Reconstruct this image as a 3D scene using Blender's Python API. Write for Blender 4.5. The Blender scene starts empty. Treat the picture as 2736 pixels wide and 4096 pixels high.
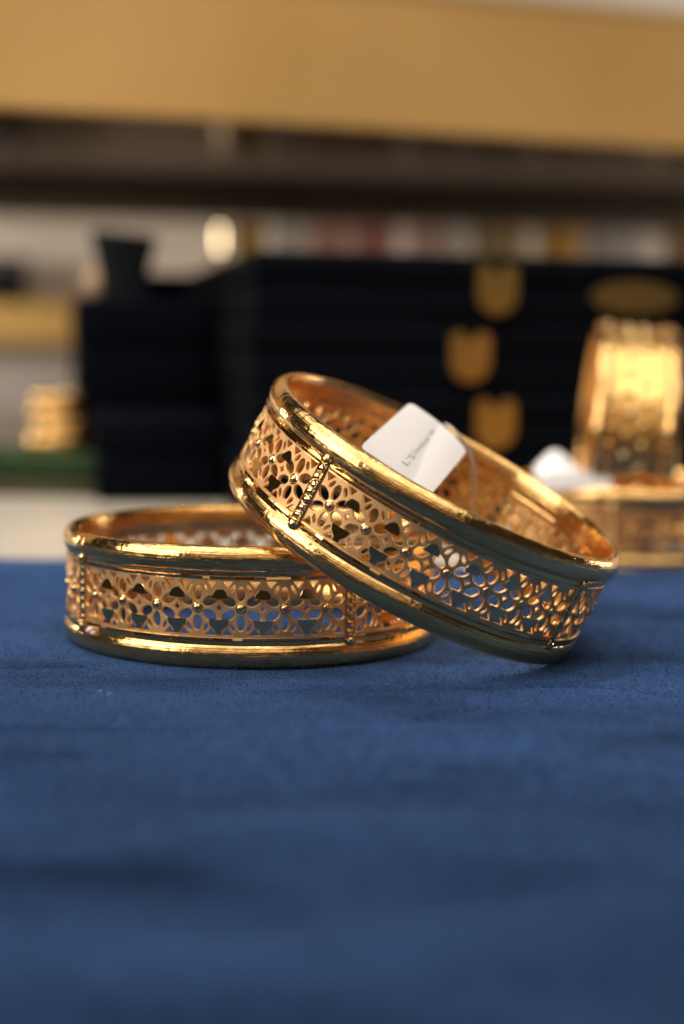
import bpy, bmesh, math, random
from mathutils import Vector, Matrix
from mathutils.geometry import delaunay_2d_cdt

MM = 0.001
R = math.radians
random.seed(7)
scene = bpy.context.scene
col = scene.collection

# ------------------------------------------------------------------ camera
cd = bpy.data.cameras.new('camera')
cam = bpy.data.objects.new('camera', cd)
col.objects.link(cam)
cd.sensor_fit = 'VERTICAL'
cd.sensor_height = 36.0
cd.lens = 60.18
cd.clip_start = 0.005
cd.clip_end = 20.0
cam.matrix_world = (Matrix.Translation((0, 0, 54.47 * MM))
                    @ Matrix.Rotation(R(90 - 6.128), 4, 'X')
                    @ Matrix.Rotation(R(0.983), 4, 'Z'))
cd.dof.use_dof = True
cd.dof.focus_distance = 268 * MM
cd.dof.aperture_fstop = 8.2
scene.camera = cam

# ------------------------------------------------------------------ world (dim shop interior)
w = bpy.data.worlds.new('World')
scene.world = w
w.use_nodes = True
bg = w.node_tree.nodes['Background']
bg.inputs[0].default_value = (1.0, 0.80, 0.58, 1)
bg.inputs[1].default_value = 0.020

# ------------------------------------------------------------------ lamps
def lamp(name, loc, target, power, size, size_y=None, color=(1, .92, .80), shape=None):
    ld = bpy.data.lights.new(name, 'AREA')
    ld.energy = power
    ld.color = color
    ld.shape = shape or ('RECTANGLE' if size_y else 'DISK')
    ld.size = size
    if size_y:
        ld.size_y = size_y
    o = bpy.data.objects.new(name, ld)
    col.objects.link(o)
    o.location = loc
    d = Vector(target) - Vector(loc)
    o.rotation_euler = d.to_track_quat('-Z', 'Y').to_euler()
    return o

lamp('ceiling_panel_lamp', (0.0, 0.0, 1.0), (0.0, 0.0, 0), 7.6, 1.5, 1.45, (1, .915, .79))
for i, (x, y, p) in enumerate([(-.42, .10, .9), (-.16, .42, 1.0), (.10, -.02, .6), (.20, .45, .9), (.46, .2, .5), (-.55, .5, .8)]):
    sp = lamp('ceiling_spot_lamp', (x, y, 1.15), (0.01, .43, 0), p * .085, 0.036)
    sp.data.spread = R(28)
lamp('left_key_lamp', (-.62, .02, .42), (0, .30, .02), 2.7, 0.5, 0.42)  # soft area lamp for the key light from the left, not a window
lamp('front_fill_lamp', (-.05, -.55, .46), (0, .30, .01), .5, 1.0, 0.40, (1, .74, .48))  # added warm fill behind the camera, to show in the rims
lamp('back_fill_lamp', (-.55, .72, .13), (-.1, 1.1, .07), 1.5, 0.14, 0.10)  # added fill, brightens the back wall under the shelf
lamp('back_fill_lamp', (.62, .80, .12), (.05, 1.1, .09), 1.1, 0.14, 0.08)  # added fill from the right, lifts the row of boxes

scene.view_settings.view_transform = 'Standard'
scene.view_settings.look = 'None'
scene.view_settings.exposure = 0.36
scene.view_settings.gamma = 1.0
scene.view_settings.use_curve_mapping = False
scene.cycles.use_denoising = True
scene.cycles.sample_clamp_indirect = 6.0
scene.cycles.sample_clamp_direct = 30.0
scene.cycles.max_bounces = 12
scene.cycles.glossy_bounces = 8
scene.cycles.blur_glossy = 0.3

# ------------------------------------------------------------------ materials
def mat(name, color, rough=.5, metal=0.0, sheen=0.0, spec=.5):
    m = bpy.data.materials.new(name)
    m.use_nodes = True
    b = m.node_tree.nodes['Principled BSDF']
    b.inputs['Base Color'].default_value = (*color, 1)
    b.inputs['Roughness'].default_value = rough
    b.inputs['Metallic'].default_value = metal
    b.inputs['Specular IOR Level'].default_value = spec
    if sheen:
        b.inputs['Sheen Weight'].default_value = sheen
        b.inputs['Sheen Roughness'].default_value = .45
    return m

def N(m, typ, **kw):
    n = m.node_tree.nodes.new(typ)
    for k, v in kw.items():
        setattr(n, k, v)
    return n

def L(m, a, b):
    m.node_tree.links.new(a, b)

def mth(m, op, a, b=None):
    n = N(m, 'ShaderNodeMath', operation=op)
    for i, v in enumerate((a, b)):
        if v is None:
            continue
        if isinstance(v, (int, float)):
            n.inputs[i].default_value = v
        else:
            L(m, v, n.inputs[i])
    return n.outputs[0]

def ring_coords(m):
    """object coordinates in mm, unrolled round the bangle axis"""
    tc = N(m, 'ShaderNodeTexCoord')
    sx = N(m, 'ShaderNodeSeparateXYZ')
    L(m, tc.outputs['Object'], sx.inputs[0])
    ang = mth(m, 'MULTIPLY', mth(m, 'ARCTAN2', sx.outputs[1], sx.outputs[0]), 32.0)
    rad = mth(m, 'MULTIPLY', mth(m, 'SQRT', mth(m, 'ADD', mth(m, 'MULTIPLY', sx.outputs[0], sx.outputs[0]),
                                               mth(m, 'MULTIPLY', sx.outputs[1], sx.outputs[1]))), 1000.0)
    z = mth(m, 'MULTIPLY', sx.outputs[2], 1000.0)
    return ang, rad, z

def combine(m, a, b, c):
    n = N(m, 'ShaderNodeCombineXYZ')
    for i, v in enumerate((a, b, c)):
        L(m, v, n.inputs[i])
    return n.outputs[0]

def noise(m, vec, scale, detail=2.0, rough=.5):
    n = N(m, 'ShaderNodeTexNoise')
    n.inputs['Scale'].default_value = scale
    n.inputs['Detail'].default_value = detail
    n.inputs['Roughness'].default_value = rough
    if vec is not None:
        L(m, vec, n.inputs['Vector'])
    return n.outputs['Fac']

def maprange(m, v, a, b, c, d):
    n = N(m, 'ShaderNodeMapRange')
    n.inputs[1].default_value, n.inputs[2].default_value = a, b
    n.inputs[3].default_value, n.inputs[4].default_value = c, d
    L(m, v, n.inputs[0])
    return n.outputs[0]

def bump(m, h, dist, strength=1.0, prev=None):
    n = N(m, 'ShaderNodeBump')
    n.inputs['Strength'].default_value = strength
    n.inputs['Distance'].default_value = dist
    L(m, h, n.inputs['Height'])
    if prev is not None:
        L(m, prev, n.inputs['Normal'])
    return n.outputs['Normal']

def bsdf(m):
    return m.node_tree.nodes['Principled BSDF']

GOLD = (.965, .60, .235)
# polished rims, with fine turning lines and soft dents
M_rim = mat('polished_gold', GOLD, .12, 1)
a_, r_, z_ = ring_coords(M_rim)
lines = noise(M_rim, combine(M_rim, mth(M_rim, 'MULTIPLY', a_, .05), mth(M_rim, 'MULTIPLY', r_, 3.2), mth(M_rim, 'MULTIPLY', z_, 3.2)), 1.0, 3)
dents = noise(M_rim, combine(M_rim, a_, r_, z_), .32, 2)
micro = noise(M_rim, combine(M_rim, mth(M_rim, 'MULTIPLY', a_, .6), mth(M_rim, 'MULTIPLY', r_, 2.0), mth(M_rim, 'MULTIPLY', z_, 2.0)), 1.0, 4)
nb = bump(M_rim, lines, .00010)
nb = bump(M_rim, dents, .00016, 1.0, nb)
nb = bump(M_rim, micro, .000035, 1.0, nb)
ripple = noise(M_rim, combine(M_rim, mth(M_rim, 'MULTIPLY', a_, .8), r_, z_), .9, 2)
nb = bump(M_rim, ripple, .00008, 1.0, nb)
L(M_rim, nb, bsdf(M_rim).inputs['Normal'])
L(M_rim, maprange(M_rim, micro, .3, .7, .07, .2), bsdf(M_rim).inputs['Roughness'])
# bright cut rails
M_rail = mat('bright_cut_gold', GOLD, .1, 1)
a_, r_, z_ = ring_coords(M_rail)
nb = bump(M_rail, noise(M_rail, combine(M_rail, mth(M_rail, 'MULTIPLY', a_, .5), r_, mth(M_rail, 'MULTIPLY', z_, 2.0)), 1.2, 3), .00007)
L(M_rail, nb, bsdf(M_rail).inputs['Normal'])
# sand-blasted openwork
M_matte = mat('sandblasted_gold', (.94, .58, .27), .5, 1)
tc = N(M_matte, 'ShaderNodeTexCoord')
grain = noise(M_matte, tc.outputs['Object'], 5200, 2)
patch = noise(M_matte, tc.outputs['Object'], 420, 2)
mx = N(M_matte, 'ShaderNodeMix', data_type='RGBA')
mx.inputs[6].default_value = (.96, .60, .28, 1)
mx.inputs[7].default_value = (.80, .47, .20, 1)
tone = noise(M_matte, tc.outputs['Object'], 260, 4, .65)
L(M_matte, maprange(M_matte, tone, .42, .72, 0, 1), mx.inputs[0])
L(M_matte, mx.outputs[2], bsdf(M_matte).inputs['Base Color'])
L(M_matte, bump(M_matte, grain, .00006, .9), bsdf(M_matte).inputs['Normal'])
L(M_matte, maprange(M_matte, patch, .3, .7, .44, .56), bsdf(M_matte).inputs['Roughness'])
# mirror cuts
M_inner = mat('inner_gold', (.93, .56, .19), .3, 1)
tc = N(M_inner, 'ShaderNodeTexCoord')
L(M_inner, bump(M_inner, noise(M_inner, tc.outputs['Object'], 900, 3), .00012), bsdf(M_inner).inputs['Normal'])
M_facet = mat('mirror_cut_gold', (.80, .60, .32), .05, 1)
tc = N(M_facet, 'ShaderNodeTexCoord')
mp = N(M_facet, 'ShaderNodeMapping')
mp.inputs['Scale'].default_value = (1, 6000, 300)
L(M_facet, tc.outputs['Object'], mp.inputs[0])
L(M_facet, bump(M_facet, noise(M_facet, mp.outputs[0], 1.0, 2), .000012), bsdf(M_facet).inputs['Normal'])
M_bead = mat('bead_gold', (.92, .68, .34), .06, 1)
M_brass = mat('dull_brass', (.54, .38, .13), .36, 1)
M_brassdark = mat('tarnished_brass', (.20, .13, .045), .6, 1)

def velvet(name, color, nap_lo, nap_hi, scale, sheen, tint, nap_shade=False):
    m = mat(name, color, .85, 0, sheen, .15)
    b = bsdf(m)
    b.inputs['Sheen Tint'].default_value = (*tint, 1)
    tc = N(m, 'ShaderNodeTexCoord')
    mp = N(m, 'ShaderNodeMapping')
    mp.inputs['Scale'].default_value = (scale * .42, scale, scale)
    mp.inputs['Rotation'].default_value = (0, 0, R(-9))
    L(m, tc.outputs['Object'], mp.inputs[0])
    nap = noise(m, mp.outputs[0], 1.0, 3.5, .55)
    mpf = N(m, 'ShaderNodeMapping')
    mpf.inputs['Scale'].default_value = (1.0, .32, 1.0)
    L(m, tc.outputs['Object'], mpf.inputs[0])
    fib = noise(m, mpf.outputs[0], 2400, 3)
    fib2 = noise(m, mpf.outputs[0], 420, 4, .65)
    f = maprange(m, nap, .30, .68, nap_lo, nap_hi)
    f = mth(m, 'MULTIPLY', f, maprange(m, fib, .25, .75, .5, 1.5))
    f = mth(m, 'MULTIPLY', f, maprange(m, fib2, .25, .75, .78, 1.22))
    if nap_shade:  # dark strokes: brushed pile plus fold shading painted into the colour
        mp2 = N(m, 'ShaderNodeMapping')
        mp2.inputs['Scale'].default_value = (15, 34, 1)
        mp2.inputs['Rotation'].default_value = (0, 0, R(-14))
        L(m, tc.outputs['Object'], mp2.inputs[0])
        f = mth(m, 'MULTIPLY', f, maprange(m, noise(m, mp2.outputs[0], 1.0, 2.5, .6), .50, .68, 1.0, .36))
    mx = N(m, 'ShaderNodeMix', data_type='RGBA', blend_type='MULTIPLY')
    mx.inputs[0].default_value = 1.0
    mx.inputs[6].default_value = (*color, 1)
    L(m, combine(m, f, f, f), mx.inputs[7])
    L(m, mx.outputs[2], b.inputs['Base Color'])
    nb = bump(m, fib, .00030, 1.0)
    nb = bump(m, fib2, .0003, .6, nb)
    L(m, nb, b.inputs['Normal'])
    return m

M_cloth = velvet('blue_velvet', (.029, .066, .174), .62, 1.2, 20, .25, (.26, .48, .98), True)  # nap tones partly paint the cloth's undulation shading into its colour
bsdf(M_cloth).inputs['Diffuse Roughness'].default_value = 1.0
bsdf(M_cloth).inputs['Specular IOR Level'].default_value = .02
bsdf(M_cloth).inputs['Sheen Roughness'].default_value = .26
M_navy = velvet('navy_leatherette', (.0022, .0032, .0062), .8, 1.2, 20, .0, (.4, .5, .8))
bsdf(M_navy).inputs['Specular IOR Level'].default_value = .04
M_green = velvet('green_velvet', (.028, .055, .022), .7, 1.1, 30, .1, (.5, .8, .4))

M_paper = mat('tag_paper', (.90, .88, .90), .38)
M_ink = mat('tag_ink', (.33, .31, .32), .6)
M_yellow = mat('yellow_tape', (.75, .50, .08), .4)
M_thread = mat('clear_plastic_thread', (.85, .80, .76), .2)
bsdf(M_thread).inputs['Transmission Weight'].default_value = .55
M_lint = mat('white_lint', (.62, .60, .62), .9)
M_crumb = mat('pale_crumb', (.75, .62, .60), .9)

def mottled(name, c1, c2, scale, rough, spec=.4, metal=0.0):
    m = mat(name, c1, rough, metal, 0, spec)
    tc = N(m, 'ShaderNodeTexCoord')
    f = noise(m, tc.outputs['Object'], scale, 3)
    mx = N(m, 'ShaderNodeMix', data_type='RGBA')
    mx.inputs[6].default_value = (*c1, 1)
    mx.inputs[7].default_value = (*c2, 1)
    L(m, maprange(m, f, .3, .7, 0, 1), mx.inputs[0])
    L(m, mx.outputs[2], bsdf(m).inputs['Base Color'])
    return m

M_fascia = mottled('honey_gold_laminate', (.64, .37, .125), (.82, .49, .18), 7, .45)
M_under = mottled('smoked_mirror', (.028, .017, .010), (.04, .025, .014), 12, .12, .5, 1.0)
bsdf(M_under).inputs['Specular Tint'].default_value = (.14, .085, .045, 1)
M_bronze = mottled('brown_bronze_paint', (.045, .031, .018), (.065, .045, .027), 20, .5)
M_counter = mottled('cream_counter_laminate', (.46, .42, .36), (.52, .47, .40), 9, .35)
M_wall = mottled('warm_white_wall', (.66, .56, .48), (.74, .64, .55), 6, .6)
M_wallgrey = mottled('grey_wall_panel', (.40, .35, .33), (.46, .40, .37), 6, .6)
M_band = mottled('gold_band_laminate', (.58, .34, .09), (.66, .40, .12), 12, .4)
M_black = mat('matte_black', (.008, .008, .01), .6)

# ------------------------------------------------------------------ mesh helpers
def new_obj(name, mesh, parent=None, loc=(0, 0, 0), rot=(0, 0, 0)):
    o = bpy.data.objects.new(name, mesh)
    col.objects.link(o)
    o.parent = parent
    o.location = loc
    o.rotation_euler = rot
    return o

def tag(o, label=None, cat=None, group=None, kind=None):
    if label: o['label'] = label
    if cat: o['category'] = cat
    if group: o['group'] = group
    if kind: o['kind'] = kind
    return o

def empty(name, loc=(0, 0, 0), rot=(0, 0, 0)):
    o = bpy.data.objects.new(name, None)
    col.objects.link(o)
    o.empty_display_size = .005
    o.location = loc
    o.rotation_euler = rot
    return o

def mesh_from(name, verts, faces, m, smooth_angle=None, scale=MM):
    me = bpy.data.meshes.new(name)
    me.from_pydata([(v[0] * scale, v[1] * scale, v[2] * scale) for v in verts], [], faces)
    bm = bmesh.new()
    bm.from_mesh(me)
    bmesh.ops.recalc_face_normals(bm, faces=bm.faces)
    bm.to_mesh(me)
    bm.free()
    me.materials.append(m)
    if smooth_angle is not None:
        me.shade_smooth()
        me.set_sharp_from_angle(angle=R(smooth_angle))
    me.update()
    return me

def lathe(name, prof, n, m, jitter=None, smooth=40, a0=0.0):
    """closed profile (r, z) swept round z; jitter(i, j) -> dr"""
    k = len(prof)
    vs, fs = [], []
    for i in range(n):
        t = a0 + 2 * math.pi * i / n
        for j, (r, z) in enumerate(prof):
            rr = r + (jitter(i, j) if jitter else 0)
            vs.append((rr * math.cos(t), rr * math.sin(t), z))
    for i in range(n):
        for j in range(k):
            a, b = i * k + j, i * k + (j + 1) % k
            c, d = ((i + 1) % n) * k + (j + 1) % k, ((i + 1) % n) * k + j
            fs.append((a, b, c, d))
    return mesh_from(name, vs, fs, m, smooth)

def box_mesh(name, x0, x1, y0, y1, z0, z1, m, bev=0.0, seg=3):
    bm = bmesh.new()
    bmesh.ops.create_cube(bm, size=1.0)
    for v in bm.verts:
        v.co = Vector(((x0 + x1) / 2 + v.co.x * (x1 - x0), (y0 + y1) / 2 + v.co.y * (y1 - y0),
                       (z0 + z1) / 2 + v.co.z * (z1 - z0))) * MM
    if bev:
        bmesh.ops.bevel(bm, geom=bm.edges[:], offset=bev * MM, segments=seg, affect='EDGES', profile=.5)
    me = bpy.data.meshes.new(name)
    bm.to_mesh(me)
    bm.free()
    me.materials.append(m)
    if bev:
        me.shade_smooth()
        me.set_sharp_from_angle(angle=R(50))
    return me

def prism(name, poly, y0, y1, m, bev=0.0):
    """polygon (x, z) extruded along y"""
    bm = bmesh.new()
    a = [bm.verts.new((x * MM, y0 * MM, z * MM)) for x, z in poly]
    b = [bm.verts.new((x * MM, y1 * MM, z * MM)) for x, z in poly]
    fr = bm.faces.new(a)
    bm.faces.new(b[::-1])
    for i in range(len(poly)):
        j = (i + 1) % len(poly)
        bm.faces.new((a[i], b[i], b[j], a[j]))
    bmesh.ops.recalc_face_normals(bm, faces=bm.faces)
    if bev:
        bmesh.ops.bevel(bm, geom=[e for e in fr.edges], offset=bev * MM, segments=2, affect='EDGES')
    me = bpy.data.meshes.new(name)
    bm.to_mesh(me)
    bm.free()
    me.materials.append(m)
    return me

def tube(name, pts, rad, m, n=8, closed=False):
    P = [Vector(p) for p in pts]
    vs, fs = [], []
    for i, p in enumerate(P):
        t = (P[min(i + 1, len(P) - 1)] - P[max(i - 1, 0)]).normalized()
        u = t.orthogonal().normalized() if abs(t.z) > .9 else t.cross(Vector((0, 0, 1))).normalized()
        v = t.cross(u)
        rr = rad[i] if isinstance(rad, (list, tuple)) else rad
        for k in range(n):
            a = 2 * math.pi * k / n
            vs.append(p + (u * math.cos(a) + v * math.sin(a)) * rr)
    for i in range(len(P) - 1):
        for k in range(n):
            fs.append((i * n + k, i * n + (k + 1) % n, (i + 1) * n + (k + 1) % n, (i + 1) * n + k))
    fs.append(tuple(range(n)))
    fs.append(tuple(range((len(P) - 1) * n, len(P) * n)))
    return mesh_from(name, vs, fs, m, 60)

def bez(p0, p1, p2, p3, n=16):
    p0, p1, p2, p3 = map(Vector, (p0, p1, p2, p3))
    return [(1 - t) ** 3 * p0 + 3 * (1 - t) ** 2 * t * p1 + 3 * (1 - t) * t * t * p2 + t ** 3 * p3
            for t in [i / n for i in range(n + 1)]]

# ------------------------------------------------------------------ setting: counter, wall, shelf
counter = new_obj('counter', box_mesh('counter', -600, 600, -84, 1095, -40, -1.5, M_counter))
tag(counter, 'cream counter top under and behind the blue velvet cloth', 'counter', kind='structure')

wall = new_obj('back_wall', box_mesh('back_wall', -900, 900, 1100, 1130, -40, 700, M_wall))
tag(wall, kind='structure')
new_obj('lower_panel', box_mesh('lower_panel', -900, 900, 1094, 1098.5, -1.4, 41, M_wallgrey), wall)
new_obj('gold_band', box_mesh('gold_band', -900, 900, 1050, 1098.5, 42, 67, M_band, 2), wall)

# ------------------------------------------------------------------ blue velvet cloth
CREASES = [  # (points, depth, width) in mm: small brushed folds seen in the pile
    ([(-90, 229), (-60, 226.2), (-45.7, 226.9), (-29.8, 227.1), (-15.2, 229.1)], .55, 1.1),
    ([(7.5, 232.9), (13.8, 237.4), (19.8, 243.4)], .38, 1.0),
    ([(21, 257), (31.6, 261), (42, 260.7), (52, 253.4), (70, 250)], .4, 1.1),
    ([(-36, 211), (-31, 213)], .5, 1.5),
    ([(-30, 176), (-18, 185), (-4, 192), (10, 193)], .45, 5.0),
    ([(-34, 136), (-20, 147), (0, 158), (20, 163)], .55, 6.5),
    ([(5, 121), (20, 137), (34, 147), (52, 150)], .55, 7.0),
    ([(-60, 262), (-48, 268), (-40, 270)], .25, 1.6),
]
def seg_d(px, py, a, b):
    dx, dy = b[0] - a[0], b[1] - a[1]
    t = ((px - a[0]) * dx + (py - a[1]) * dy) / (dx * dx + dy * dy)
    t = min(1, max(0, t))
    return math.hypot(px - a[0] - t * dx, py - a[1] - t * dy)

def cloth_z(x, y):
    z = 0.0
    for pts, dep, wd in CREASES:
        d = min(seg_d(x, y, pts[i], pts[i + 1]) for i in range(len(pts) - 1))
        if d < 4 * wd:
            z -= dep * math.exp(-(d / wd) ** 2)
    f = max(0, min(1, (240 - y) / 60))
    z += f * (.35 * math.sin(x * .06 + y * .11) + .3 * math.sin(x * .035 - y * .17 + 1.3))
    z += .04 * math.sin(x * .4 + 2 * math.sin(y * .21)) * math.sin(y * .33 + x * .05) - .04
    return z

xs = [-230 + i * 2.0 for i in range(231)]
ys = []
y = -80.0
while y < 394:
    ys.append(y)
    y += 4.0 if y < 105 else (1.0 if y < 320 else 2.5)
ys.append(394.0)
vs = [(x, y, cloth_z(x, y)) for y in ys for x in xs]
nx = len(xs)
fs = [(j * nx + i, j * nx + i + 1, (j + 1) * nx + i + 1, (j + 1) * nx + i) for j in range(len(ys) - 1) for i in range(nx - 1)]
# rolled hem down to the counter all round
def ring_idx():
    b = [i for i in range(nx)] + [j * nx + nx - 1 for j in range(1, len(ys))]
    b += [(len(ys) - 1) * nx + i for i in range(nx - 2, -1, -1)] + [j * nx for j in range(len(ys) - 2, 0, -1)]
    return b
loop = ring_idx()
prev = loop
for dz, out in ((-.5, .8), (-1.4, .9)):
    cur = []
    for i in loop:
        x, y, z = vs[i]
        sx = out if x > 229 else (-out if x < -229 else 0)
        sy = out if y > 393 else (-out if y < -79 else 0)
        vs.append((x + sx, y + sy, z + dz if dz > -1 else -1.45))
        cur.append(len(vs) - 1)
    for k in range(len(loop)):
        k2 = (k + 1) % len(loop)
        fs.append((prev[k], prev[k2], cur[k2], cur[k]))
    prev = cur
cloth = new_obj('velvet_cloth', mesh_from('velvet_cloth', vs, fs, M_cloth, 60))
# short pile standing up in the zone round the bangles
pr_ = random.Random(21)
PV_, PF_ = [], []
for _ in range(52000):
    x = pr_.uniform(-75, 85)
    y = 190 + 200 * pr_.random() ** 1.25
    a = pr_.uniform(0, math.pi)
    w2, hgt = pr_.uniform(.03, .055), pr_.uniform(.22, .5)
    lx, ly = pr_.gauss(0, .16), pr_.gauss(-.06, .16)
    z = cloth_z(x, y)
    b = len(PV_)
    dx, dy = w2 * math.cos(a), w2 * math.sin(a)
    PV_ += [(x - dx, y - dy, z - .03), (x + dx, y + dy, z - .03), (x + lx + dx * .5, y + ly + dy * .5, z + hgt), (x + lx - dx * .5, y + ly - dy * .5, z + hgt)]
    PF_.append((b, b + 1, b + 2, b + 3))
pile_me = bpy.data.meshes.new('pile')
pile_me.from_pydata([(v[0] * MM, v[1] * MM, v[2] * MM) for v in PV_], [], PF_)
pile_me.materials.append(mat('velvet_pile', (.045, .095, .225), .9, 0, 0, .02))
tag(new_obj('pile', pile_me, cloth), kind='stuff')
tag(cloth, 'blue velvet cloth spread flat under the two filigree bangles', 'cloth')

# ------------------------------------------------------------------ filigree bangle
H = 19.83
ZC = H / 2
RO, RI = 32.3, 31.75
PITCH = R(12.5) * RO
PV = 4.72

def lens(cx, cy, hl, hw, ang, n=14, power=.8):
    pts = []
    for i in range(n):
        t = 2 * math.pi * i / n
        c, s = math.cos(t), math.sin(t)
        a = hl * c
        b = hw * s * abs(s) ** (power - 1 if abs(s) > 1e-6 else 0) * (1 - .12 * c * c)
        pts.append((cx + a * math.cos(ang) - b * math.sin(ang), cy + a * math.sin(ang) + b * math.cos(ang)))
    return pts

def rounded(poly, r, seg=3):
    out = []
    n = len(poly)
    for i in range(n):
        p, a, b = Vector(poly[i]), Vector(poly[i - 1]), Vector(poly[(i + 1) % n])
        ua, ub = (a - p).normalized(), (b - p).normalized()
        rr = min(r, (a - p).length * .4, (b - p).length * .4)
        for k in range(seg + 1):
            t = k / seg
            q = (1 - t) ** 2 * (p + ua * rr) + 2 * t * (1 - t) * p + t * t * (p + ub * rr)
            out.append((q.x, q.y))
    return out

rnd = random.Random(3)
def holes_for(u0, first, last):
    hs = []
    j = lambda s: rnd.uniform(-s, s)
    for k in range(6):
        a = R(30 + 60 * k)
        hl, hw = (1.25, .70) if k in (1, 4) else (1.23, .80)
        c = 2.36
        hs.append(lens(u0 + c * math.cos(a) + j(.04), c * math.sin(a) + j(.04), hl + j(.05), hw + j(.04), a + R(j(3))))
    for sx in (1, -1):
        for sy in (1, -1):
            hs.append(lens(u0 + sx * 1.36 + j(.03), sy * (3.12) + j(.04), (.74), .32, R(90 + sx * sy * 27) if True else 0, 10))
            t = [(u0 + sx * (1.30 + j(.06)), sy * 4.38), (u0 + sx * 3.10, sy * 4.38), (u0 + sx * (2.28 + j(.08)), sy * 3.16)]
            hs.append(rounded(t, .16, 2))
    if not last:
        u = u0 + PITCH / 2
        d = .52 + j(.05)
        e = .62 + j(.05)
        poly = []
        for i in range(4):
            p, q = [(d, 0), (0, e), (-d, 0), (0, -e)][i], [(0, e), (-d, 0), (0, -e), (d, 0)][i]
            for k in range(3):
                t = k / 3
                mx, my = (1 - t) * p[0] + t * q[0], (1 - t) * p[1] + t * q[1]
                s = 1 - .22 * math.sin(math.pi * t)
                poly.append((u + mx * s, my * s))
        hs.append(poly)
    return hs

def inside(p, poly):
    c = False
    n = len(poly)
    for i in range(n):
        (x1, y1), (x2, y2) = poly[i], poly[i - 1]
        if (y1 > p[1]) != (y2 > p[1]) and p[0] < (x2 - x1) * (p[1] - y1) / (y2 - y1) + x1:
            c = not c
    return c

def make_panel_mesh(nfl=7):
    half = R(43.55) * RO
    holes = []
    for i in range(nfl):
        holes += holes_for((i - (nfl - 1) / 2) * PITCH, i == 0, i == nfl - 1)
    verts2, edges = [], []
    expanded = []
    orig = {}
    def add(p):
        verts2.append(Vector(p))
        return len(verts2) - 1
    n_u = 60
    ring = []
    for i in range(n_u + 1): ring.append((-half + 2 * half * i / n_u, -PV))
    for k in (1, 2, 3, 4, 5): ring.append((half, -PV + 2 * PV * k / 6))
    for i in range(n_u + 1): ring.append((half - 2 * half * i / n_u, PV))
    for k in (1, 2, 3, 4, 5): ring.append((-half, PV - 2 * PV * k / 6))
    ids = [add(p) for p in ring]
    for i in range(len(ids)): edges.append((ids[i], ids[(i + 1) % len(ids)]))
    outer_ids = ids
    loops = []
    for h in holes:
        cx = sum(p[0] for p in h) / len(h); cy = sum(p[1] for p in h) / len(h)
        ex = []
        for p in h:
            d = math.hypot(p[0] - cx, p[1] - cy)
            s = (d + .085) / d
            ex.append((cx + (p[0] - cx) * s, cy + (p[1] - cy) * s))
        expanded.append(ex)
        li = []
        for p, q in zip(ex, h):
            i = add(p)
            orig[i] = q
            li.append(i)
        for i in range(len(li)): edges.append((li[i], li[(i + 1) % len(li)]))
        loops.append(li)
    nst = len(verts2)
    boxes = [(min(p[0] for p in e), max(p[0] for p in e), min(p[1] for p in e), max(p[1] for p in e)) for e in expanded]
    def hit(p, grow=0.0):
        for e, b in zip(expanded, boxes):
            if b[0] - grow <= p[0] <= b[1] + grow and b[2] - grow <= p[1] <= b[3] + grow and (grow or inside(p, e)):
                return True
        return False
    u = -half + .55
    while u < half - .3:
        v = -PV + .4
        while v < PV - .2:
            if not hit((u, v)):
                add((u + rnd.uniform(-.02, .02), v + rnd.uniform(-.02, .02)))
            v += .62
        u += .62
    vo, eo, fo, ov, oe, of_ = delaunay_2d_cdt(verts2, edges, [], 0, 1e-6, True)
    back = {}
    for k, lst in enumerate(ov):
        for i in lst:
            back[i] = k
    faces = []
    for f in fo:
        c = (sum(vo[i].x for i in f) / len(f), sum(vo[i].y for i in f) / len(f))
        if abs(c[0]) < half and abs(c[1]) < PV and not hit(c):
            faces.append(tuple(f))
    o_of = {back[i]: q for i, q in orig.items()}
    def W(u, v, r):
        t = u / RO
        return (r * math.cos(t), r * math.sin(t), v + ZC)
    V, F = [], []
    n = len(vo)
    for p in vo: V.append(W(p.x, p.y, RO))                     # outer skin
    for k, p in enumerate(vo):                                  # inner skin
        q = o_of.get(k, (p.x, p.y))
        V.append(W(q[0], q[1], RI))
    mid = {}
    for k, q in o_of.items():
        mid[k] = len(V)
        V.append(W(q[0], q[1], RO - .13))
    for f in faces:
        F.append(f)
        F.append(tuple(n + i for i in f[::-1]))
    for li in loops:
        kk = [back[i] for i in li]
        for a in range(len(kk)):
            p, q = kk[a], kk[(a + 1) % len(kk)]
            F.append((p, q, mid[q], mid[p]))
            F.append((mid[p], mid[q], n + q, n + p))
    kk = [back[i] for i in outer_ids]
    for a in range(len(kk)):
        p, q = kk[a], kk[(a + 1) % len(kk)]
        F.append((p, q, n + q, n + p))
    me = mesh_from('filigree_panel', V, F, M_matte, 38)
    me.materials.append(M_inner)
    lim = (RI + .02) * MM
    for p in me.polygons:
        if all(math.hypot(me.vertices[i].co.x, me.vertices[i].co.y) < lim for i in p.vertices):
            p.material_index = 1
    return me

panel_me = make_panel_mesh()

def plate_mesh(name, poly, m, x0, x1, bev=.05):
    """polygon (u, v) as a flat cut facing +x"""
    n = len(poly)
    cx = sum(p[0] for p in poly) / n; cy = sum(p[1] for p in poly) / n
    ins = []
    for p in poly:
        d = math.hypot(p[0] - cx, p[1] - cy)
        s = (d - bev) / d
        ins.append((cx + (p[0] - cx) * s, cy + (p[1] - cy) * s))
    V = [(x0, p[0], p[1]) for p in poly] + [(x1 - bev, p[0], p[1]) for p in poly] + [(x1, p[0], p[1]) for p in ins]
    F = [tuple(range(n)), tuple(range(2 * n, 3 * n))]
    for i in range(n):
        j = (i + 1) % n
        F.append((i, j, n + j, n + i))
        F.append((n + i, n + j, 2 * n + j, 2 * n + i))
    return mesh_from(name, V, F, m, None)

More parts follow.
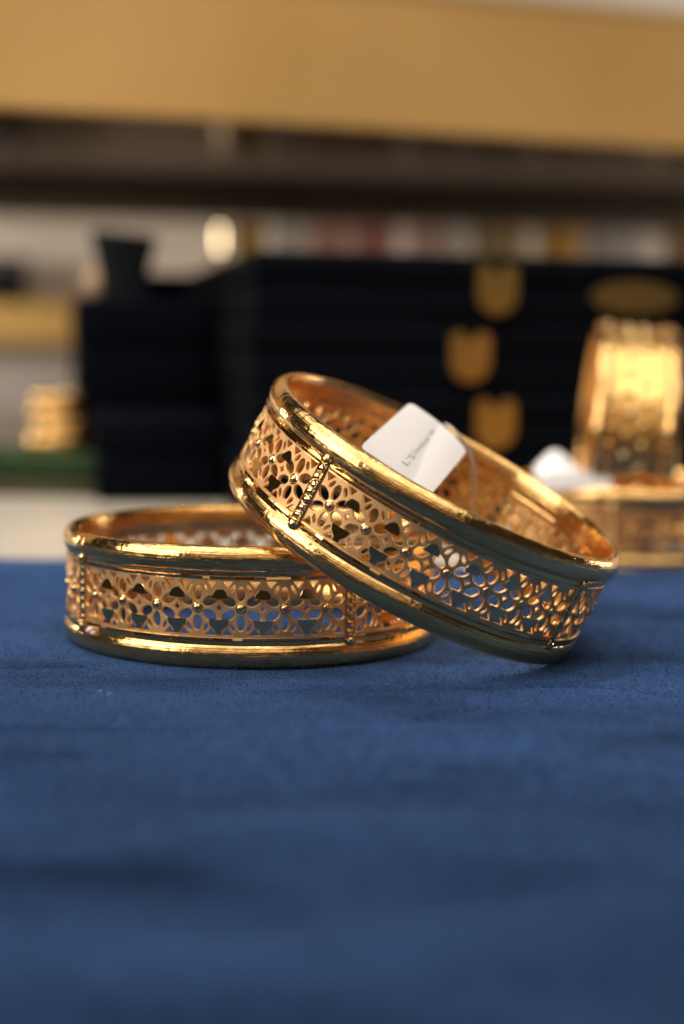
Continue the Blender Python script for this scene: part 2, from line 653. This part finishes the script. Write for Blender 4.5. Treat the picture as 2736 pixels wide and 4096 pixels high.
def facet_poly(kind, seed):
    r = random.Random(seed)
    j = lambda s: r.uniform(-s, s)
    if kind == 'dome':
        right = [(1.55 + j(.1), 1.42), (1.52, 1.9 + j(.1)), (1.34 + j(.08), 2.4), (1.02, 2.86 + j(.08)), (.62, 3.2), (.26 + j(.1), 3.42 + j(.08))]
    elif kind == 'spire':
        right = [(1.52 + j(.1), 1.42), (1.5, 2.0), (1.28, 2.55), (.9, 2.95), (.5, 3.2), (.36, 3.6), (.36, 4.4)]
    else:
        right = [(1.85 + j(.12), 1.72 + j(.08)), (1.84, 2.2), (1.6 + j(.1), 2.8), (1.2, 3.2), (.72 + j(.08), 3.7), (.58, 4.4)]
    left = [(-x + j(.05), v + j(.05)) for x, v in right]
    poly = right + left[::-1]
    if kind == 'shield':
        return [(x * .86, (2.7 - v) * .92) for x, v in poly][::-1]
    return [(x * .86, (v - 2.4) * .9) for x, v in poly]

facet_top = [plate_mesh('facet', facet_poly(k, s), M_facet, -.45, .10) for k, s in (('dome', 1), ('spire', 2), ('dome', 3), ('spire', 4))]
facet_bot = [plate_mesh('facet', facet_poly('shield', s), M_facet, -.45, .10) for s in (5, 6, 7)]

def dome_mesh(name, r, h, m, n=12, rings=3, collar=True):
    """faceted bead pointing along +x"""
    V, F = [], []
    prof = [(-.35, r * 1.22), (.05, r * 1.22), (.10, r * 1.02), (.06, r * .98)] if collar else [(-.35, r)]
    for k in range(rings):
        t = k / rings * math.pi / 2
        prof.append((.08 + h * math.sin(t), r * .96 * math.cos(t)))
    for i, (x, rr) in enumerate(prof):
        for k in range(n):
            a = 2 * math.pi * (k + .5 * (i % 2)) / n
            V.append((x, rr * math.cos(a), rr * math.sin(a)))
    for i in range(len(prof) - 1):
        for k in range(n):
            F.append((i * n + k, i * n + (k + 1) % n, (i + 1) * n + (k + 1) % n, (i + 1) * n + k))
    V.append((.08 + h, 0, 0))
    b = (len(prof) - 1) * n
    for k in range(n):
        F.append((b + k, b + (k + 1) % n, len(V) - 1))
    F.append(tuple(range(n)))
    return mesh_from(name, V, F, m, 32)

stud_me = dome_mesh('stud', .72, .45, M_bead, 20, 5)
bead_me = dome_mesh('bead', .64, .36, M_bead, 8, 2)
end_bead_me = dome_mesh('end_bead', .85, .5, M_bead, 10, 3)

def rim_profile(sign, n=36):
    ar, az = 1.35, 2.25
    out = []
    for k in range(n):
        t = 2 * math.pi * k / n
        c, s = math.cos(t), math.sin(t)
        if c >= 0:      # round outside
            r, z = 31.25 + 1.75 * c, az * s
        else:           # flatter inside
            r, z = 31.25 - .92 * abs(c) ** .7, az * math.copysign(abs(s) ** .85, s)
        z += ZC + sign * (ZC - az)
        out.append((r, z))
    return out

rim_mes = {s: lathe('rim', rim_profile(s), 288, M_rim) for s in (1, -1)}

def rail_prof(sign):
    base = [(31.2, 3.7), (32.45, 3.7), (32.40, 4.2), (32.42, 4.62), (32.2, 4.72), (32.2, 4.8),
            (32.31, 5.32), (31.4, 5.36), (31.35, 5.1), (30.95, 5.05), (30.7, 4.85), (30.62, 4.5), (30.75, 4.2), (30.9, 3.8)]
    return [(r, ZC - sign * (ZC - z)) for r, z in base]
rail_mes = {s: lathe('rail', rail_prof(s), 220, M_rail) for s in (1, -1)}

def cut_strip(sign, seed):
    """row of little flat bright cuts along the rail"""
    r = random.Random(seed)
    nseg = 104
    V, F = [], []
    t = 0.0
    spans = [r.uniform(.6, 1.5) for _ in range(nseg)]
    tot = sum(spans)
    acc = 0
    zz = lambda z: ZC - sign * (ZC - z)
    for sp in spans:
        a0, a1 = 2 * math.pi * acc / tot, 2 * math.pi * (acc + sp) / tot
        acc += sp
        d0, d1 = r.uniform(-.035, .035), r.uniform(-.035, .035)
        e = r.uniform(-.06, .06)
        b = len(V)
        for a, d in ((a0, d0), (a1, d1)):
            for rr, z in ((32.1, 4.76), (32.52 + d + e, 4.80), (32.50 + d - e, 5.16), (32.28, 5.24)):
                V.append((rr * math.cos(a), rr * math.sin(a), zz(z)))
        for k in range(3):
            F.append((b + k, b + k + 1, b + 4 + k + 1, b + 4 + k))
        F.append((b, b + 1, b + 2, b + 3)); F.append((b + 4, b + 5, b + 6, b + 7))
    return mesh_from('cut_strip', V, F, M_facet, None)
strip_mes = {s: cut_strip(s, 11 + s) for s in (1, -1)}

def divider_mesh():
    hw = 2.05  # half width in degrees of the cover strip at RO
    w_ = .98
    V, F = [], []
    prof = [(-w_, 31.5), (-w_, 32.5), (-w_ + .16, 32.62), (-w_ + .3, 32.42), (w_ - .3, 32.42), (w_ - .16, 32.62), (w_, 32.5), (w_, 31.5)]
    for z in (4.3, H - 4.3):
        for u, r in prof:
            V.append((r, u, z))
    n = len(prof)
    for i in range(n):
        F.append((i, (i + 1) % n, n + (i + 1) % n, n + i))
    F.append(tuple(range(n))); F.append(tuple(range(n, 2 * n)))
    return mesh_from('divider_strip', V, F, M_rail, 30)
div_me = divider_mesh()

def make_bangle(name, center_deg, detail=True):
    root = empty(name)
    for s in (1, -1):
        new_obj('rim', rim_mes[s], root)
        rl = new_obj('rail', rail_mes[s], root)
        new_obj('cut_strip', strip_mes[s], rl)
    jr = random.Random(int(center_deg * 10) + 5)
    for k in range(4):
        pa = R(center_deg + 90 * k)
        p = new_obj('filigree_panel', panel_me, root, rot=(0, 0, pa))
        for i in range(7):
            t = (i - 3) * R(12.5)
            new_obj('stud', stud_me, p, (RO * math.cos(t) * MM, RO * math.sin(t) * MM, ZC * MM), (0, 0, t))
            if i < 6:
                t2 = t + R(6.25)
                for ms, dv in ((facet_top, 2.4), (facet_bot, -2.7)):
                    tw = t2 + R(jr.uniform(-.25, .25))
                    new_obj('facet', jr.choice(ms), p, (RO * math.cos(tw) * MM, RO * math.sin(tw) * MM, (ZC + dv + jr.uniform(-.06, .06)) * MM),
                            (R(jr.uniform(-2.5, 2.5)), R((-8.0 if dv > 0 else -.5) + jr.uniform(-1.8, 1.8)), t2 + R(jr.uniform(-1.5, 1.5))))
        da = pa + R(45)
        d = new_obj('divider_strip', div_me, root, rot=(0, 0, da))
        for i in range(7):
            new_obj('bead', bead_me, d, (32.42 * MM, jr.uniform(-.05, .05) * MM, (5.75 + i * 1.39) * MM),
                    (R(jr.uniform(0, 40)), R(jr.uniform(-6, 6)), R(jr.uniform(-6, 6))))
        new_obj('end_bead', end_bead_me, d, (32.62 * MM, 0, 4.05 * MM), (0, R(14), 0))
        new_obj('end_bead', end_bead_me, d, (32.62 * MM, 0, (H - 4.05) * MM), (0, R(-14), 0))
    return root

bangle_flat = make_bangle('bangle', -102.4)
bangle_flat.location = (-15.84 * MM, 300.97 * MM, -0.05 * MM)
tag(bangle_flat, 'gold filigree bangle lying flat on the blue velvet, under the leaning one', 'bangle')

TX, TY = .4613, .1301
ax = Vector((math.sin(TX) * math.cos(TY), -math.sin(TY), math.cos(TX) * math.cos(TY)))
u_ = (Vector((1, 0, 0)) - ax * ax.x).normalized()
v_ = ax.cross(u_)
rot = Matrix((u_, v_, ax)).transposed()
bangle_lean = make_bangle('bangle', -86.0)
base = Vector((14.06, 289.30, 23.42)) - ax * ZC
bangle_lean.matrix_world = Matrix.Translation(base * MM) @ rot.to_4x4()
tag(bangle_lean, 'tilted gold filigree bangle leaning on the flat one, paper tag inside', 'bangle')

# ------------------------------------------------------------------ price tag in the leaning bangle
def sheet(name, fn, nu, nv, th, m, corner=0.0):
    """curved sheet fn(s, t) with thickness; s, t in 0..1; corners rounded by squeezing"""
    V, F = [], []
    def rc(s, t):
        if corner <= 0: return s, t
        # shrink s near the t ends so the corners come out round
        def k(q):
            e = min(q, 1 - q)
            return 0 if e >= corner else corner - math.sqrt(max(0, corner ** 2 - (corner - e) ** 2))
        s2 = k(t) + s * (1 - 2 * k(t))
        return s2, t
    grid = []
    for j in range(nv + 1):
        t = .5 - .5 * math.cos(math.pi * j / nv) if corner else j / nv
        for i in range(nu + 1):
            s2, t2 = rc(i / nu, t)
            grid.append((s2, t2))
    pts = [Vector(fn(s, t)) for s, t in grid]
    e = 1e-3
    for (s, t), p in zip(grid, pts):
        du = Vector(fn(s + e, t)) - p
        dv = Vector(fn(s, t + e)) - p
        nrm = du.cross(dv).normalized()
        V.append(p + nrm * th / 2)
    for (s, t), p, v in zip(grid, pts, V[:]):
        V.append(2 * p - v)
    n = len(pts)
    q = nu + 1
    for j in range(nv):
        for i in range(nu):
            a = j * q + i
            F.append((a, a + 1, a + q + 1, a + q))
            F.append((n + a, n + a + q, n + a + q + 1, n + a + 1))
    b = [i for i in range(q)] + [j * q + nu for j in range(1, nv + 1)] + [nv * q + i for i in range(nu - 1, -1, -1)] + [j * q for j in range(nv - 1, 0, -1)]
    for k in range(len(b)):
        x, y = b[k], b[(k + 1) % len(b)]
        F.append((x, y, n + y, n + x))
    return mesh_from(name, V, F, m, 50)

# corners: A left, B top, C right, D bottom (D and A edge dips behind the near rim)
TA, TB, TC, TD = Vector((3.7, 281, 36.0)), Vector((11.5, 299, 41.8)), Vector((21.8, 299, 33.6)), Vector((15.0, 281, 27.9))
tn = (TB - TA).cross(TD - TA).normalized()
if tn.y > 0: tn = -tn
def tag_pt(s, t, off=0.0):
    # s: from the near edge (tucked behind the rim) to the far edge; t: from left to right
    s_ = -.12 + s * 1.12
    p = TA.lerp(TB, s_) * (1 - t) + TD.lerp(TC, s_) * t
    bow = .55 * math.sin(math.pi * t) * (.4 + .6 * s) - .9 * max(0, t - .72) ** 2 * 4 - .5 * max(0, -s_ + .05) * 2
    return p + tn * (bow + off)
ptag = empty('price_tag', tag_pt(.5, .5) * MM)
def tag_child(name, me):
    o = new_obj(name, me, ptag)
    o.matrix_parent_inverse = Matrix.Translation(-(tag_pt(.5, .5) * MM))
    return o
tag_child('paper', sheet('paper', tag_pt, 16, 22, .22, M_paper, .07))
def text_on(string, s0, s1, t_mid, height, m, mapper, off):
    cu = bpy.data.curves.new('lettering', 'FONT')
    cu.body = string
    cu.size = 1.0
    cu.resolution_u = 3
    ob = bpy.data.objects.new('lettering', cu)
    col.objects.link(ob)
    bpy.context.view_layer.update()
    me = bpy.data.meshes.new_from_object(ob.evaluated_get(bpy.context.evaluated_depsgraph_get()))
    bpy.data.objects.remove(ob)
    xs_ = [v.co.x for v in me.vertices]
    x0, x1 = min(xs_), max(xs_)
    for v in me.vertices:
        a = (v.co.x - x0) / (x1 - x0)
        s = s0 + (s1 - s0) * a
        t = t_mid - (v.co.y - .35) * height
        v.co = mapper(s, t, off) * MM
    me.materials.clear()
    me.materials.append(m)
    return me
tag_child('lettering', text_on("L'S", .15, .34, .52, .12, M_ink, tag_pt, .16))
tag_child('lettering', text_on("5jewelscudy", .36, .70, .505, .095, M_ink, tag_pt, .16))
tag_child('lettering', text_on("WAA", .73, .85, .49, .085, M_ink, tag_pt, .16))
yt = tag_child('yellow_tab', sheet('yellow_tab', lambda s, t: tag_pt(.985 + s * .10, .60 + t * .16) - tn * .35, 4, 4, .3, M_yellow))
th_pts = bez((20.6, 300.2, 35.6), (22.9, 301.5, 33.4), (24.0, 303, 30.0), (23.4, 306.5, 23.2), 20)
tag_child('thread', tube('thread', th_pts, .30, M_thread))
th2 = bez((20.6, 300.2, 35.6), (19.6, 301.2, 36.9), (18.9, 302, 37.6), (18.0, 303.2, 37.9), 10)
tag_child('thread', tube('thread', th2, .28, M_thread))
tag(ptag, 'white printed paper tag on a clear thread inside the leaning bangle', 'price tag')

# ------------------------------------------------------------------ bits of lint
def curl(name, x, y, seed, m, n=9, step=.2, rad=.032):
    r = random.Random(seed)
    pts = []
    a = r.uniform(0, 6)
    p = [x, y]
    for i in range(n):
        pts.append((p[0], p[1], .10 + .25 * math.sin(math.pi * i / (n - 1)) + cloth_z(p[0], p[1])))
        a += r.uniform(.1, .65)
        p[0] += step * math.cos(a); p[1] += step * math.sin(a)
    return tube(name, pts, rad, m, 5)
tag(new_obj('lint_thread', curl('lint_thread', -36, 250.3, 2, M_lint)), 'tiny white lint curl on blue velvet, the left one of two', 'lint')
tag(new_obj('lint_thread', curl('lint_thread', -33.4, 249.0, 9, M_lint)), 'tiny white lint curl on blue velvet, the right one of two', 'lint')
bm = bmesh.new()
bmesh.ops.create_icosphere(bm, subdivisions=3, radius=.62 * MM)
rr_ = random.Random(4)
for v in bm.verts:
    v.co *= 1 + .35 * math.sin(v.co.x * 7300 + 1) * math.sin(v.co.z * 6100) + rr_.uniform(-.06, .06)
    v.co.x *= 1.5
me = bpy.data.meshes.new('crumb'); bm.to_mesh(me); bm.free(); me.materials.append(M_crumb); me.shade_smooth()
ca = math.atan2(-18.2, -22.6)
tag(new_obj('crumb', me, None, ((-15.84 + 32.75 * math.cos(ca)) * MM, (300.97 + 32.75 * math.sin(ca)) * MM, 3.9 * MM), (.3, .2, ca + 1.57)),
    'pale pink crumb stuck to the lower rim of the flat bangle', 'crumb')

# ------------------------------------------------------------------ bangles at the back
b3 = make_bangle('bangle', -64.0)
b3.location = (74 * MM, 428.5 * MM, -1.5 * MM)
tag(b3, 'blurred gold bangle lying flat behind, at the right edge', 'bangle')

def standing_bangle():
    root = empty('bangle')
    wdt = 20.0
    hw = wdt / 2
    def prof_rim(s):
        out = []
        for k in range(20):
            t = 2 * math.pi * k / 20
            out.append((28.0 + 1.25 * math.cos(t), s * (hw - 1.7) + 1.7 * math.sin(t)))
        return out
    for s in (1, -1):
        new_obj('rim', lathe('rim', prof_rim(s), 160, M_rim), root)
        new_obj('rail', lathe('rail', [(27.6, s * 4.4), (28.9, s * 4.4), (29.0, s * 4.8), (28.9, s * 5.2), (27.6, s * 5.2)], 140, M_rail), root)
    pr = random.Random(8)
    new_obj('band', lathe('band', [(27.2, -8.3), (28.1, -8.3), (28.3, -6.5), (28.1, -5), (28.2, 0), (28.1, 5), (28.3, 6.5), (28.1, 8.3), (27.2, 8.3)], 160,
                          M_inner, lambda i, j: pr.uniform(-.07, .07)), root)
    bead = dome_mesh('bead', 1.15, 1.1, M_bead, 7, 2)
    for zz in (-6.7, 6.7):
        for i in range(44):
            t = 2 * math.pi * i / 44
            new_obj('bead', bead, root, (28.2 * math.cos(t) * MM, 28.2 * math.sin(t) * MM, zz * MM), (R(pr.uniform(0, 40)), R(pr.uniform(-8, 8)), t + R(pr.uniform(-6, 6))))
    ros = dome_mesh('rosette', 1.35, 1.0, M_bead, 8, 2)
    for zz in (-2.0, 2.0):
        for i in range(34):
            t = 2 * math.pi * (i + (.5 if zz > 0 else 0)) / 34
            new_obj('rosette', ros, root, (28.0 * math.cos(t) * MM, 28.0 * math.sin(t) * MM, (zz + pr.uniform(-.2, .2)) * MM), (R(pr.uniform(0, 45)), R(pr.uniform(-9, 9)), t + R(pr.uniform(-7, 7))))
    return root
b4 = standing_bangle()
# axis lies along x, turned so its left opening shows a little, and leaning back
b4.matrix_world = Matrix.Translation((70.5 * MM, 428.5 * MM, 27.85 * MM)) @ Matrix.Rotation(R(-4.5), 4, 'Z') @ Matrix.Rotation(R(3.5), 4, 'Y') @ Matrix.Rotation(R(90), 4, 'Y')
tag(b4, 'blurred wide gold bangle standing on its edge in front of the black boxes', 'bangle')

# its tag
def tag2_pt(s, t):
    p = Vector((45.5 + 18.5 * t, 401.5 + 4.2 * s, 19.9 + 5.6 * math.exp(-((t - .27) / .24) ** 2) * (.25 + .75 * s)))
    p.z += -.6 * max(0, t - .8)
    p.z += 1.0 * s
    return p
t2 = empty('price_tag', Vector((54, 402, 20)) * MM)
o = new_obj('paper', sheet('paper', lambda s, t: tag2_pt(s, t), 8, 24, .25, M_paper), t2)
o.matrix_parent_inverse = Matrix.Translation(-Vector((54, 402, 20)) * MM)
o = new_obj('paper_fold', sheet('paper_fold', lambda s, t: Vector((46.5 + 16.8 * t, 401.3 - .6 * s, 20.4 - 3.6 * s + 1.2 * math.sin(t * 3))), 6, 16, .25, M_paper), t2)
o.matrix_parent_inverse = Matrix.Translation(-Vector((54, 402, 20)) * MM)
tag(t2, 'blurred blank white paper tag folded over the rim of the background bangle', 'price tag')

# ------------------------------------------------------------------ stack of navy jewellery boxes
YAW = R(10)
O = Vector((-25, 481, 0))
def loc_box(u, v, z):
    return Vector((O.x + u * math.cos(YAW) - v * math.sin(YAW), O.y + u * math.sin(YAW) + v * math.cos(YAW), z))

def clasp_mesh():
    poly = []
    w_, h_ = 5.9, 7.2
    poly += [(-w_, h_ - 2.2), (-w_ + .5, h_ - .7), (-w_ + 2, h_), (-2.2, h_), (-1.2, h_ - 2.4), (1.2, h_ - 2.4), (2.2, h_), (w_ - 2, h_), (w_ - .5, h_ - .7), (w_, h_ - 2.2)]
    for k in range(0, 13):
        t = -math.pi * k / 12
        poly.append((w_ * math.cos(t), -h_ + 5.9 + 5.9 * math.sin(t)))
    return prism('clasp', poly, -2.2, 0, M_brass, 1.2)
clasp_me = clasp_mesh()
tongue_me = prism('tongue', [(2.2 * math.cos(2 * math.pi * k / 20), -2.2 + 4.0 * math.sin(2 * math.pi * k / 20)) for k in range(20)], -2.8, -2.2, M_brass, .3)

box_lab = ['navy jewellery box at the top of the stack, clasp and oval plate showing',
           'navy jewellery box second from the top of the stack',
           'navy jewellery box third from the top of the stack',
           'navy jewellery box at the bottom of the stack, behind the bangles']
zt = 75.7
for i in range(4):
    h = 19.25
    u0 = [0, -1, 0.5, -1.5][i]
    root = empty('jewellery_box', loc_box(u0 + 69, 0, zt - h) * MM, (0, 0, YAW))
    dep = [228, 222, 230, 226][i]
    new_obj('base', box_mesh('base', -69, 69, 0, dep, 0, 10.6, M_navy, 1.2), root)
    new_obj('lid', box_mesh('lid', -69.6, 69.6, -.6, dep + .6, 10.9, h - .05, M_navy, 2.0), root)
    cl = new_obj('clasp', clasp_me, root, ([0, -6.5, 0, -3][i] * MM, -.75 * MM, 9.7 * MM))
    new_obj('tongue', tongue_me, cl)
    if i == 0:
        ov = prism('oval_plate', [(13 * math.cos(2 * math.pi * k / 32), 4.8 * math.sin(2 * math.pi * k / 32)) for k in range(32)], -1.3, 0, M_brassdark, .4)
        new_obj('oval_plate', ov, root, (41 * MM, -.8 * MM, 8.2 * MM))
    tag(root, box_lab[i], 'jewellery box', 'stack of navy jewellery boxes')
    zt -= h

# two smaller dark cases to the left of the stack
for nm, (u0, u1, v0, v1, z0, z1), lab in (
        ('dark_case', (-42, -3, 62, 232, -1.45, 26.5), 'dark case on the counter left of the box stack, under a wider one'),
        ('dark_case', (-47, -3, 100, 232, 26.7, 63.5), 'tall dark case on top of a lower one, under the flared stand'),
        ('dark_case', (-26, 90, 236, 420, -1.45, 75.7), 'deep dark case behind the box stack, level with its top')):
    root = empty(nm, loc_box((u0 + u1) / 2, v0, z0) * MM, (0, 0, YAW))
    wd = (u1 - u0) / 2
    hh = z1 - z0
    new_obj('base', box_mesh('base', -wd, wd, 0, v1 - v0, 0, hh * .55, M_navy, 1.5), root)
    new_obj('lid', box_mesh('lid', -wd - .4, wd + .4, -.4, v1 - v0 + .4, hh * .55 + .2, hh, M_navy, 2.2), root)
    tag(root, lab, 'case')

# flared stand
V, F = [], []
prof = [(8.2, 0), (8.4, .8), (8.2, 2.0), (8.4, 5), (9.0, 9), (9.8, 12), (10.9, 16), (11.6, 18.2), (11.4, 19.4), (10.4, 19.8)]
n = 28
for r, z in prof:
    for k in range(n):
        a = 2 * math.pi * k / n
        V.append((r * math.cos(a), .7 * r * math.sin(a), 1.12 * z + (.08 * r * -math.cos(a) if z > 12 else 0)))
for i in range(len(prof) - 1):
    for k in range(n):
        F.append((i * n + k, i * n + (k + 1) % n, (i + 1) * n + (k + 1) % n, (i + 1) * n + k))
F.append(tuple(range(n))); F.append(tuple(range((len(prof) - 1) * n, len(prof) * n)))
pst = loc_box(-31, 122, 63.55)
M_slate = velvet('slate_velvet', (.007, .009, .013), .8, 1.2, 30, .02, (.5, .6, .8))
tag(new_obj('display_stand', mesh_from('display_stand', V, F, M_slate, 50), None, pst * MM), 'small dark flared display stand on the tall case', 'display stand')
# beige ball beside it
bm = bmesh.new()
bmesh.ops.create_uvsphere(bm, u_segments=24, v_segments=14, radius=5.6 * MM)
for v in bm.verts:
    v.co.z = v.co.z * 1.15 + (.0006 if v.co.z > .004 else 0)
me = bpy.data.meshes.new('trinket'); bm.to_mesh(me); bm.free()
me.materials.append(mottled('peach_enamel', (.62, .40, .24), (.70, .48, .30), 200, .4)); me.shade_smooth()
p = loc_box(-38.5, 150, 63.5 + 6.2)
tag(new_obj('trinket', me, None, p * MM), 'blurred peach rounded trinket left of the flared stand', 'trinket')

# ------------------------------------------------------------------ green pad with stacked rings
pad = empty('display_pad', (-150 * MM, 552 * MM, -1.45 * MM), (0, 0, R(1)))
new_obj('base', box_mesh('base', -72, 70.5, 0, 46, 0, 5.2, mottled('olive_board', (.05, .048, .025), (.07, .065, .03), 30, .6), .6), pad)
new_obj('cushion', box_mesh('cushion', -72.5, 71, -.5, 46.5, 5.4, 13.2, M_green, 2.4), pad)
tag(pad, 'green velvet display pad on the cream counter at the left edge', 'display pad')
zr = 11.85
ring_pos = ['at the bottom of the ring stack', 'second from the bottom of the ring stack', 'second from the top of the ring stack', 'at the top of the ring stack']
for i, (r, hh) in enumerate([(11.6, 5.6), (10.4, 4.8), (10.2, 4.6), (10.0, 4.4)]):
    pr = []
    for k in range(16):
        t = 2 * math.pi * k / 16
        pr.append((r - 1.2 + 1.2 * math.copysign(abs(math.cos(t)) ** .8, math.cos(t)), hh / 2 + hh / 2 * math.copysign(abs(math.sin(t)) ** .7, math.sin(t))))
    tag(new_obj('gold_ring', lathe('gold_ring', pr, 72, M_rim), None, ((-95.5 + [0, .8, -.5, .3][i]) * MM, 577 * MM, zr * MM)),
        'blurred plain gold ring on the green pad, ' + ring_pos[i], 'ring', 'stack of gold rings on the green pad')
    zr += hh + .05

# ------------------------------------------------------------------ shelf overhead
def slab(name, poly, z0, z1, m):
    V = [(x, y, z0) for x, y in poly] + [(x, y, z1) for x, y in poly]
    n = len(poly)
    F = [tuple(range(n)), tuple(range(n, 2 * n))] + [(i, (i + 1) % n, n + (i + 1) % n, n + i) for i in range(n)]
    return mesh_from(name, V, F, m)
sh = empty('display_shelf', (0, 635 * MM, 128 * MM))
inv = Matrix.Translation((0, -635 * MM, -128 * MM))
def shp(name, me):
    o = new_obj(name, me, sh)
    o.matrix_parent_inverse = inv
    return o
fy = lambda x: 635 + .38 * x
by = lambda x: 1000 + .13 * x
shp('underside', slab('underside', [(-420, fy(-420) + 16), (420, fy(420) + 16), (420, by(420)), (-420, by(-420))], 128.6, 134, M_under))
shp('fascia', slab('fascia', [(-420, fy(-420)), (420, fy(420)), (420, fy(420) + 15.7), (-420, fy(-420) + 15.7)], 127.6, 176.5, M_fascia))
shp('top_board', slab('top_board', [(-420, fy(-420) + 16), (420, fy(420) + 16), (420, by(420)), (-420, by(-420))], 160, 170, M_bronze))
shp('rear_rail', slab('rear_rail', [(-420, by(-420) + .3), (420, by(420) + .3), (420, by(420) + 24), (-420, by(-420) + 24)], 115.5, 172, M_bronze))
shp('top_lip', slab('top_lip', [(-420, fy(-420) - 1), (420, fy(420) - 1), (420, fy(420) + 14), (-420, fy(-420) + 14)], 176.7, 179, mottled('pale_gold_edge', (.72, .50, .24), (.76, .54, .28), 15, .35)))
tag(sh, 'wide honey gold shelf across the top, its dark glossy underside showing', 'shelf')

# ------------------------------------------------------------------ ledge with a row of little boxes under the shelf
led = new_obj('back_ledge', box_mesh('back_ledge', -70, 330, 915, 985, -1.4, 88, M_wall, 1.5))
tag(led, kind='structure')
row = [(-61, -45, (.55, .34, .08), 'mustard yellow'), (-39, -23, (.62, .55, .50), 'off-white'), (-21, 2, (.60, .33, .27), 'rose pink'), (3, 26, (.50, .22, .18), 'darker red-pink'),
       (34, 53, (.64, .40, .33), 'pale pink'), (54.5, 64, (.62, .56, .50), 'narrow cream'), (68, 96, (.42, .28, .14), 'wide tan'), (105, 126, (.58, .31, .08), 'amber orange'),
       (131, 160, (.50, .45, .42), 'wide grey-white'), (175, 198, (.36, .19, .08), 'brown')]
prev_n = None
for i, (x0, x1, c, nm) in enumerate(row):
    m = mottled('card_' + str(i), c, tuple(v * 1.15 for v in c), 60, .45)
    hh = 22 + (i * 7 % 4) * .6 - 1
    root = empty('gift_box', ((x0 + x1) / 2 * MM, 926 * MM, 88.05 * MM))
    wd = (x1 - x0) / 2
    new_obj('base', box_mesh('base', -wd + .5, wd - .5, .5, 26, 0, hh * .68, m, .5), root)
    new_obj('lid', box_mesh('lid', -wd, wd, 0, 26.5, hh * .68 + .1, hh, m, .8), root)
    tag(root, 'blurred %s box in the row above the navy boxes' % nm, 'gift box', 'row of small boxes under the shelf')

# glowing beads added for a gold highlight that blurs into a bright disc
M_glow = bpy.data.materials.new('glint_glow'); M_glow.use_nodes = True
nt = M_glow.node_tree
nt.nodes.remove(nt.nodes['Principled BSDF'])
em = nt.nodes.new('ShaderNodeEmission')
em.inputs[0].default_value = (1, .74, .42, 1); em.inputs[1].default_value = 11
nt.links.new(em.outputs[0], nt.nodes['Material Output'].inputs[0])
lm = empty('glint_strip', (-67.5 * MM, 918 * MM, 88.02 * MM))
new_obj('holder', box_mesh('holder', -1.6, 1.6, 2, 5, 0, 21, M_bronze, .4), lm)
bm = bmesh.new(); bmesh.ops.create_uvsphere(bm, u_segments=12, v_segments=8, radius=1.0 * MM)
glint_bead = bpy.data.meshes.new('glint_bead'); bm.to_mesh(glint_bead); bm.free(); glint_bead.materials.append(M_glow)
for z in (7.5, 10.6, 13.6, 16.6):
    new_obj('glint_bead', glint_bead, lm, (0, .9 * MM, z * MM))
tag(lm, 'small upright strip of glowing beads standing for a glint, left of the row of boxes', 'lamp')
# dark item at the left edge, against the wall
it = empty('dark_case', (-206 * MM, 1054 * MM, 67.05 * MM))
new_obj('base', box_mesh('base', -20, 6, 0, 30, 0, 17, M_slate, 1.5), it)
new_obj('lid', box_mesh('lid', -20.5, 6.5, -.5, 30.5, 17.2, 28, mat('dark_grey_card', (.05, .045, .05), .6), 2), it)
tag(it, 'small dark grey case on the gold ledge at the left edge', 'case')
